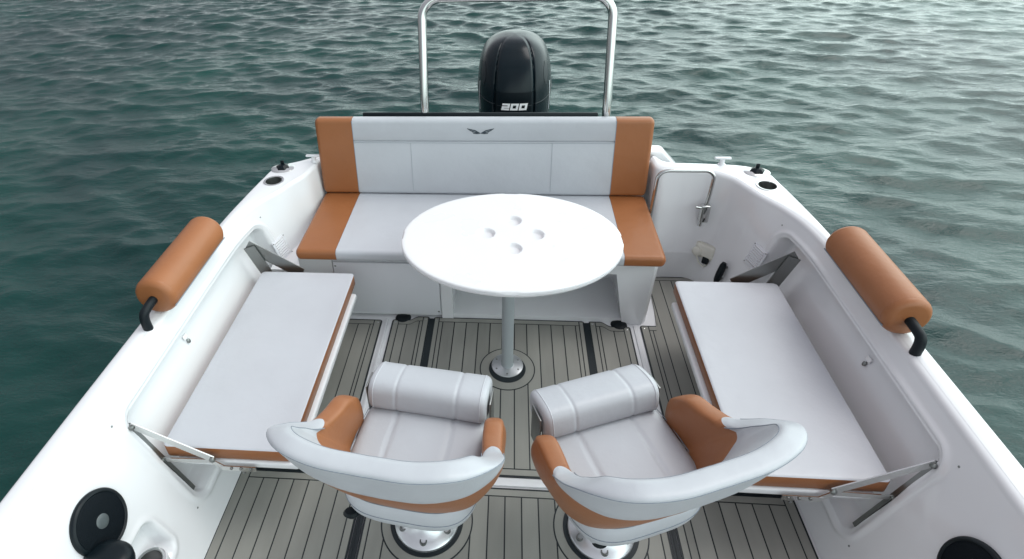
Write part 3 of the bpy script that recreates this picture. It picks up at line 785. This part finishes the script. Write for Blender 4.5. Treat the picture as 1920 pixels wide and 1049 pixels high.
MB().tube([(x - .02, y - 3.02, z - .44) for x, y, z in AP], .0235, 20).build('tube', M['steel'], ar)
for x in (-.472, .516): MB().lathe([(.05, 0), (.05, .006), (.03, .012), (.0236, .014)], (x - .02, AP[0][1] - 3.02, .0), 28).build('foot', M['steel'], ar)
# ------------------------------------------------------------------ outboard engine
EX = .022
en = thing('outboard_engine', 'black outboard engine marked 200 behind the stern bench', 'outboard engine', (EX, 3.75, -.3))
SEC = [(.20, (.150, 3.46, 3.95)), (.36, (.195, 3.40, 4.02)), (.55, (.228, 3.375, 4.10)), (.75, (.236, 3.375, 4.14)), (.88, (.236, 3.395, 4.14)), (.97, (.224, 3.43, 4.12)), (1.035, (.202, 3.475, 4.08)), (1.082, (.168, 3.53, 4.0)), (1.115, (.122, 3.585, 3.92)), (1.134, (.065, 3.65, 3.85)), (1.140, (.004, 3.74, 3.76))]
def esec(z, a, off=0.):
    w, f, b = pw(z, SEC); cy = (f + b) / 2; h = (b - f) / 2; c_, s_ = math.cos(a), math.sin(a); ex = 2 / 2.7
    x = (w + off) * math.copysign(abs(c_) ** ex, c_); y = (h + off) * math.copysign(abs(s_) ** ex, s_)
    # front face: raised middle panel flanked by sharp grooves
    if s_ < 0 and z > .2:
        xw = .118 * (w / .236) ** .6
        d = abs(x) - xw
        y -= (.012 if d < 0 else 0) * 0
        g = .013 * math.exp(-(d / .006) ** 2)
        y += g - .010 * (1 - sst(-.012, .0, d))
    return (x, cy + y - 3.75, z + .3)
G = []; na = 240
for z in list(np.linspace(.2, 1.05, 64)) + list(np.linspace(1.055, 1.140, 30)):
    G.append([esec(z, 2 * math.pi * j / na) for j in range(na)])
g = MB().grid(G, wrap=True); g.F.append(tuple(range(na))); g.F.append(tuple(len(g.V) - na + j for j in range(na)))
cw = g.build('cowl', M['cowl'], en, angle=50)
# seam between upper and lower cowl, light side trim, vents
s = MB().tube([Vector(esec(.835 + .03 * math.sin(2 * math.pi * j / 96), 2 * math.pi * j / 96, .0005)) for j in range(96)], .003, 6, closed=True); s.build('cowl_seam', M['joint'], cw)
for S in (-1, 1):
    P = [Vector(esec(z, (R(-28) if S > 0 else R(208)), .002)) for z in np.linspace(.72, .90, 10)]
    MB().tube(P, .003, 6).build('side_trim', M['alu'], cw)
    V = []
    g = MB(); Gv = []
    for i in range(11):
        f = i / 10; z = lerp(.90, 1.02, f); wd = .05 * math.sin(math.pi * min(max(f, .03), .97)) ** .6
        c0 = -40 + 6 * f
        row = []
        for k in range(7):
            an = c0 + lerp(-1, 1, k / 6) * wd * 150
            row.append(esec(z, R(an) if S > 0 else R(180 - an), .0015 + .002 * math.sin(math.pi * k / 6)))
        Gv.append(row)
    g.grid(Gv).build('air_vent', M['joint'], cw)
# dark lower front panel carrying the number
Gp = [[esec(z, R(270 + an), .0022) for an in np.linspace(-24, 24, 33)] for z in np.linspace(.66, .885, 20)]
MB().grid(Gp).build('front_panel', M['cowlpanel'], cw)
# the number 200: squared, slanting figures
def glyph(kind, x0, w, h, t, sl):
    if kind == '2': L_ = [[(0, h), (w, h), (w, h - t), (0, h - t)], [(w - t * 1.3, h - t), (w, h - t), (w, h * .42), (w - t * 1.3, h * .42 )], [(0, h * .6), (w, h * .6), (w, h * .6 - t), (0, h * .6 - t)], [(0, h * .45), (t * 1.3, h * .45), (t * 1.3, t), (0, t)], [(0, t), (w, t), (w, 0), (0, 0)]]
    else: L_ = [[(0, h), (w, h), (w, h - t), (0, h - t)], [(0, t), (w, t), (w, 0), (0, 0)], [(0, h - t), (t * 1.3, h - t), (t * 1.3, t), (0, t)], [(w - t * 1.3, h - t), (w, h - t), (w, t), (w - t * 1.3, t)]]
    return [[(x0 + x + sl * y, y) for x, y in q] for q in L_]
num = MB(); zf = .782
def fy(x, z):
    # find the front surface under (x, z)
    w, f, b = pw(z, SEC); c = min(abs(x) / w, .99); s_ = (1 - c ** 2.7) ** (1 / 2.7); h = (b - f) / 2; cy = (f + b) / 2
    return cy - h * s_ - .010 - 3.75
k = 0
for ch_, x0 in (('2', -.074), ('0', -.021), ('0', .032)):
    for q in glyph(ch_, x0 - .006, .047, .040, .0105, .22):
        k += 1; V = [(x, fy(x, zf + z) - .005 - .00015 * k, zf + z + .3) for x, z in q] + [(x, fy(x, zf + z) + .001, zf + z + .3) for x, z in q]
        num.add(V, [(0, 1, 2, 3), (7, 6, 5, 4), (0, 4, 5, 1), (1, 5, 6, 2), (2, 6, 7, 3), (3, 7, 4, 0)])
num.build('number', M['white'], cw, smooth=False)
MB().rbox(-.10, .10, -.28, .16, -.55, .52, r=.05, seg=3).build('leg', M['cowlpanel'], en)
MB().rbox(-.14, .14, -.66, -.30, .05, .62, r=.02, seg=2).build('mount_bracket', M['black'], en)

# scale the boat's own units to metres
bpy.context.view_layer.update()
for o in list(C.objects):
    if o.parent is None:
        o.location = o.location * KS; o.scale = o.scale * KS
# ------------------------------------------------------------------ sea
WZ = -.36
rng = np.random.default_rng(11)
def axis():
    a = np.arange(0, 13.6, .036); l = [a[-1]]; st = .036
    while l[-1] < 900: st *= 1.13; l.append(l[-1] + st)
    a = np.concatenate([a, l[1:]]); return a
ax_ = axis(); xs = np.concatenate([-ax_[:0:-1], ax_]); ya = ax_
ys = np.concatenate([-ax_[:0:-6], ax_])
X, Y = np.meshgrid(xs, ys); Zw = np.zeros_like(X); DX = np.zeros_like(X); DY = np.zeros_like(X)
rr_ = np.hypot(X, Y); fade = np.clip(1 - (rr_ - 15) / 25, 0, 1)
warp = 0.35 * np.sin(X * .31 + Y * .17 + 1) + .3 * np.sin(Y * .41 - X * .23)
YE = Y + .017 * X * X / (1 + (X / 14) ** 2)
for k in range(210):
    lam = float(np.exp(rng.uniform(math.log(.12), math.log(.85)))); kk = 2 * math.pi / lam
    th = R(84) + rng.normal(0, .42) ; amp = .0041 * lam ** .82 * rng.uniform(.4, 1.3)
    ph = rng.uniform(0, 2 * math.pi); cx, cy = math.cos(th), math.sin(th)
    g_ = kk * (X * cx + YE * cy) + ph + warp * (.6 if lam > 1 else 1.2)
    mod = .65 + .35 * np.sin(X * rng.uniform(.2, .8) + Y * rng.uniform(-.6, .6) + ph)
    Zw += amp * mod * np.cos(g_); DX -= amp * mod * .75 * cx * np.sin(g_); DY -= amp * mod * .75 * cy * np.sin(g_)
Zw *= fade; X2 = X + DX * fade; Y2 = Y + DY * fade
ny, nx = X.shape
co = np.stack([X2, Y2, Zw + WZ], -1).reshape(-1, 3).astype(np.float32)
idx = np.arange(ny * nx).reshape(ny, nx)
quads = np.stack([idx[:-1, :-1], idx[:-1, 1:], idx[1:, 1:], idx[1:, :-1]], -1).reshape(-1, 4).astype(np.int32)
me = bpy.data.meshes.new('water'); me.vertices.add(len(co)); me.vertices.foreach_set('co', co.ravel())
me.loops.add(quads.size); me.loops.foreach_set('vertex_index', quads.ravel()); me.polygons.add(len(quads))
me.polygons.foreach_set('loop_start', np.arange(0, quads.size, 4, dtype=np.int32)); me.update(calc_edges=True); me.validate()
wm = bpy.data.materials.new('sea_water'); wm.use_nodes = True; nt = wm.node_tree; N = nt.nodes; L = nt.links; b = N['Principled BSDF']
b.inputs['Roughness'].default_value = .06; b.inputs['IOR'].default_value = 1.36
tc = N.new('ShaderNodeTexCoord')
mp = N.new('ShaderNodeMapping'); mp.inputs['Scale'].default_value = (.55, 1.25, 1); mp.inputs['Rotation'].default_value = (0, 0, R(-14)); L.new(tc.outputs['Object'], mp.inputs['Vector'])
n1 = N.new('ShaderNodeTexNoise'); n1.inputs['Scale'].default_value = 5.5; n1.inputs['Detail'].default_value = 7; n1.inputs['Roughness'].default_value = .62; n1.inputs['Distortion'].default_value = 0
L.new(mp.outputs['Vector'], n1.inputs['Vector'])
bp = N.new('ShaderNodeBump'); bp.inputs['Distance'].default_value = .045; bp.inputs['Strength'].default_value = .5
L.new(n1.outputs['Fac'], bp.inputs['Height']); L.new(bp.outputs['Normal'], b.inputs['Normal'])
n2 = N.new('ShaderNodeTexNoise'); n2.inputs['Scale'].default_value = .5; n2.inputs['Detail'].default_value = 3; L.new(tc.outputs['Object'], n2.inputs['Vector'])
cr = N.new('ShaderNodeValToRGB'); cr.color_ramp.elements[0].position = .35; cr.color_ramp.elements[0].color = (.0000, .027, .0255, 1); cr.color_ramp.elements[1].position = .7; cr.color_ramp.elements[1].color = (.0000, .046, .037, 1)
L.new(n2.outputs['Fac'], cr.inputs['Fac']); L.new(cr.outputs['Color'], b.inputs['Base Color'])
w = link('water', me, wm, None, True); w['kind'] = 'structure'

# ------------------------------------------------------------------ light
wd = bpy.data.worlds.new('World'); sc.world = wd; wd.use_nodes = True; nt = wd.node_tree; N = nt.nodes; L = nt.links
bg = N['Background']; bg.inputs['Strength'].default_value = .1
SUN_EL, SUN_AZ = 64, 62        # azimuth clockwise from +Y (the stern)
sky = N.new('ShaderNodeTexSky'); sky.sky_type = 'NISHITA'; sky.sun_disc = False; sky.sun_elevation = R(SUN_EL); sky.sun_rotation = R(SUN_AZ)
sky.air_density = 1.2; sky.dust_density = 3; sky.ozone_density = 1
tc = N.new('ShaderNodeTexCoord'); sep = N.new('ShaderNodeSeparateXYZ'); L.new(tc.outputs['Generated'], sep.inputs[0])
# thin overcast: cloud brightness grows towards the sun's side
dt = N.new('ShaderNodeVectorMath'); dt.operation = 'DOT_PRODUCT'; L.new(tc.outputs['Generated'], dt.inputs[0])
se, sa = R(SUN_EL), R(SUN_AZ); dt.inputs[1].default_value = (math.sin(sa) * math.cos(se), math.cos(sa) * math.cos(se), math.sin(se))
mr = N.new('ShaderNodeMapRange'); mr.inputs['From Min'].default_value = -.5; mr.inputs['From Max'].default_value = 1; mr.inputs['To Min'].default_value = 2.3; mr.inputs['To Max'].default_value = 9.3
L.new(dt.outputs['Value'], mr.inputs['Value'])
nz = N.new('ShaderNodeTexNoise'); nz.inputs['Scale'].default_value = 2.4; nz.inputs['Detail'].default_value = 6; L.new(tc.outputs['Generated'], nz.inputs['Vector'])
m2 = N.new('ShaderNodeMapRange'); m2.inputs['From Min'].default_value = .3; m2.inputs['From Max'].default_value = .7; m2.inputs['To Min'].default_value = .8; m2.inputs['To Max'].default_value = 1.2; L.new(nz.outputs['Fac'], m2.inputs['Value'])
hz = N.new('ShaderNodeMapRange'); hz.inputs['From Min'].default_value = .1; hz.inputs['From Max'].default_value = .6; hz.inputs['To Min'].default_value = 4.0; hz.inputs['To Max'].default_value = .85; hz.interpolation_type = 'SMOOTHSTEP'
zx = N.new('ShaderNodeMath'); zx.operation = 'MULTIPLY_ADD'; zx.inputs[1].default_value = -.68; L.new(sep.outputs['X'], zx.inputs[0]); L.new(sep.outputs['Z'], zx.inputs[2]); L.new(zx.outputs[0], hz.inputs['Value'])
h2 = N.new('ShaderNodeMath'); h2.operation = 'MULTIPLY'; L.new(mr.outputs['Result'], h2.inputs[0]); L.new(hz.outputs['Result'], h2.inputs[1])
mu = N.new('ShaderNodeMath'); mu.operation = 'MULTIPLY'; L.new(h2.outputs[0], mu.inputs[0]); L.new(m2.outputs['Result'], mu.inputs[1])
tn = N.new('ShaderNodeMapRange'); tn.inputs['From Min'].default_value = .85; tn.inputs['From Max'].default_value = 3.5; L.new(hz.outputs['Result'], tn.inputs['Value'])
tm = N.new('ShaderNodeMix'); tm.data_type = 'RGBA'; tm.inputs['A'].default_value = (.97, .96, 1.02, 1); tm.inputs['B'].default_value = (.82, .955, .935, 1); L.new(tn.outputs['Result'], tm.inputs['Factor'])
cl = N.new('ShaderNodeVectorMath'); cl.operation = 'SCALE'; L.new(tm.outputs['Result'], cl.inputs[0]); L.new(mu.outputs[0], cl.inputs['Scale'])
mx = N.new('ShaderNodeMix'); mx.data_type = 'RGBA'; mx.inputs['Factor'].default_value = .82
L.new(sky.outputs['Color'], mx.inputs['A']); L.new(cl.outputs['Vector'], mx.inputs['B']); L.new(mx.outputs['Result'], bg.inputs['Color'])
ld = bpy.data.lights.new('sun', 'SUN'); ld.energy = .85; ld.angle = R(26); ld.color = (1, .985, .96)
lo = bpy.data.objects.new('sun', ld); C.objects.link(lo)
lo.rotation_euler = Vector((-math.sin(sa) * math.cos(se), -math.cos(sa) * math.cos(se), -math.sin(se))).to_track_quat('-Z', 'Y').to_euler()
# ------------------------------------------------------------------ camera
f, pt, yw, rl, cx, cy = 1103.4, 32.602, 5.777, -2.322, 860.76, 398.8
pt, yw, rl = map(R, (pt, yw, rl))
fw = Vector((-math.sin(yw) * math.cos(pt), math.cos(yw) * math.cos(pt), -math.sin(pt)))
r_ = Vector((math.cos(yw), math.sin(yw), 0)); u_ = r_.cross(fw)
r2 = math.cos(rl) * r_ + math.sin(rl) * u_; u2 = -math.sin(rl) * r_ + math.cos(rl) * u_
cd = bpy.data.cameras.new('camera'); cam = bpy.data.objects.new('camera', cd); C.objects.link(cam)
mw = Matrix((r2, u2, -fw)).transposed().to_4x4(); mw.translation = (0, 0, 2.2 * KS); cam.matrix_world = mw
cd.sensor_width = 36; cd.lens = f / 1920 * 36; cd.shift_x = (960 - cx) / 1920; cd.shift_y = (cy - 524.5) / 1920
cd.clip_start = .05; cd.clip_end = 3000
sc.camera = cam
sc.view_settings.view_transform = 'Standard'; sc.view_settings.look = 'None'; sc.view_settings.gamma = 1; sc.view_settings.exposure = .22
